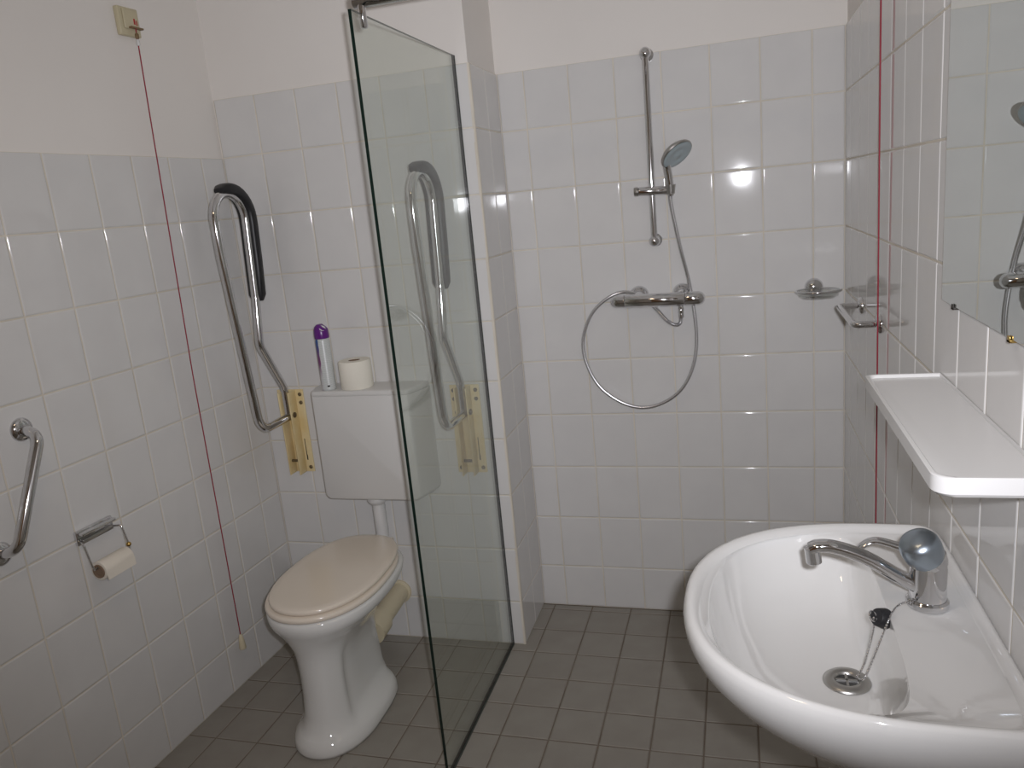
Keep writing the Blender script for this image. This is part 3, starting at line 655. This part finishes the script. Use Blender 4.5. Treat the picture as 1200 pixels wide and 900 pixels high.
TPX, TPY, TZ = 1.916, -1.222, 0.8945
tp = thing('basin_mixer_tap', (TPX, TPY, TZ), 'chrome single-lever mixer tap on the washbasin', 'tap')
part('base_ring', lathe([(0.0285, 0), (0.029, 0.002), (0.029, 0.009), (0.0262, 0.012), (0, 0.012)], (TPX, TPY, TZ), n=36), tp, CHROME)
part('body', lathe([(0.0252, 0.010), (0.0252, 0.060), (0.0245, 0.064), (0.0245, 0.066), (0.0252, 0.068), (0.0252, 0.074), (0.0225, 0.086), (0, 0.088)], (TPX, TPY, TZ), n=36), tp, CHROME)
spath = catmull([(TPX-0.014, TPY, TZ+0.030), (TPX-0.040, TPY, TZ+0.044), (TPX-0.085, TPY, TZ+0.072), (TPX-0.125, TPY, TZ+0.087), (TPX-0.150, TPY, TZ+0.089), (TPX-0.163, TPY, TZ+0.084)], 7)
ns = len(spath)
ssec = [(0.0085*math.copysign(abs(math.cos(a))**0.75, math.cos(a)), 0.0125*math.copysign(abs(math.sin(a))**0.75, math.sin(a))) for a in [2*math.pi*k/18 for k in range(18)]]
part('spout', sweep(spath, ssec, up=(0, 0, 1), scale=[1.25-0.35*i/ns+(0.05 if i > ns*0.8 else 0) for i in range(ns)]), tp, CHROME)
part('aerator', lathe([(0.0095, 0), (0.0115, 0.002), (0.0115, 0.022), (0.0118, 0.026), (0, 0.030)], (TPX-0.157, TPY, TZ+0.060), (-0.12, 0, 1), n=24), tp, CHROME)
cap_o = Vector((TPX-0.001, TPY, TZ+0.070)); ca = Vector((-0.48, -0.30, 1)).normalized()
part('lever_cap', lathe([(0.0235, 0.002), (0.0275, 0.012), (0.0288, 0.026), (0.0280, 0.036), (0.0235, 0.044), (0.013, 0.0485), (0, 0.0495)], cap_o, ca, n=36), tp, SATIN)
lp = catmull([(TPX-0.012, TPY+0.014, TZ+0.076), (TPX-0.040, TPY+0.030, TZ+0.080), (TPX-0.066, TPY+0.040, TZ+0.082), (TPX-0.084, TPY+0.038, TZ+0.074), (TPX-0.092, TPY+0.030, TZ+0.062)], 6)
part('lever', sweep(lp, [(0.42*u*1.0, v) for u, v in circ(0.0085, 14)], up=(0, 0, 1), scale=[1.25-0.3*i/len(lp) for i in range(len(lp))]), tp, CHROME)

pl = thing('basin_plug', (1.848, -1.250, 0.865), 'black rubber basin plug on ball chain lying at washbasin bowl edge', 'plug')
pc = Vector((1.8495, -1.2485, 0.8830)); pa = Vector((-0.75, -0.45, 0.40)).normalized()
part('stopper', lathe([(0, 0), (0.0150, 0), (0.0155, 0.003), (0.0130, 0.016), (0.0115, 0.018), (0, 0.018)], pc-pa*0.008, pa, n=24), pl, BLACK)
rg = []
ru = pa.orthogonal().normalized(); rv = pa
for k in range(20):
    a = 2*math.pi*k/20; rg.append(pc+pa*0.016+ru*0.0075*math.cos(a)+rv*0.0075*math.sin(a))
part('plug_ring', tube(rg, 0.0013, 8, closed=True, up=tuple(ru.cross(rv))), pl, CHROME)
cpts = [(1.8935, -1.236, 0.9035), (1.884, -1.240, 0.9060), (1.872, -1.246, 0.9030), (1.860, -1.262, 0.8960), (1.847, -1.272, 0.868), (1.834, -1.268, 0.820), (1.826, -1.258, 0.787), (1.822, -1.248, 0.7770), (1.818, -1.240, 0.7765),
        (1.822, -1.235, 0.7790), (1.829, -1.238, 0.800), (1.836, -1.245, 0.842), (1.839, -1.252, 0.874), (1.838, -1.255, 0.888)]
cp = catmull(cpts, 24); acc = 0.0; last = cp[0]; beads = [ball(cp[0], 0.0019, 7)]; wire = tube(cp[::4]+[cp[-1]], 0.0007, 5)
for p in cp[1:]:
    acc += (p-last).length; last = p
    if acc >= 0.0040: beads.append(ball(p, 0.0019, 7)); acc = 0.0
ch = part('ball_chain', join(wire, *beads), pl, CHROME)
part('chain_eye', tube([Vector((1.892, -1.2355, 0.9035))+Vector((0.005*math.cos(2*math.pi*k/14), 0.002*math.sin(2*math.pi*k/14), 0.004*math.sin(2*math.pi*k/14))) for k in range(14)], 0.0013, 8, closed=True), pl, CHROME)
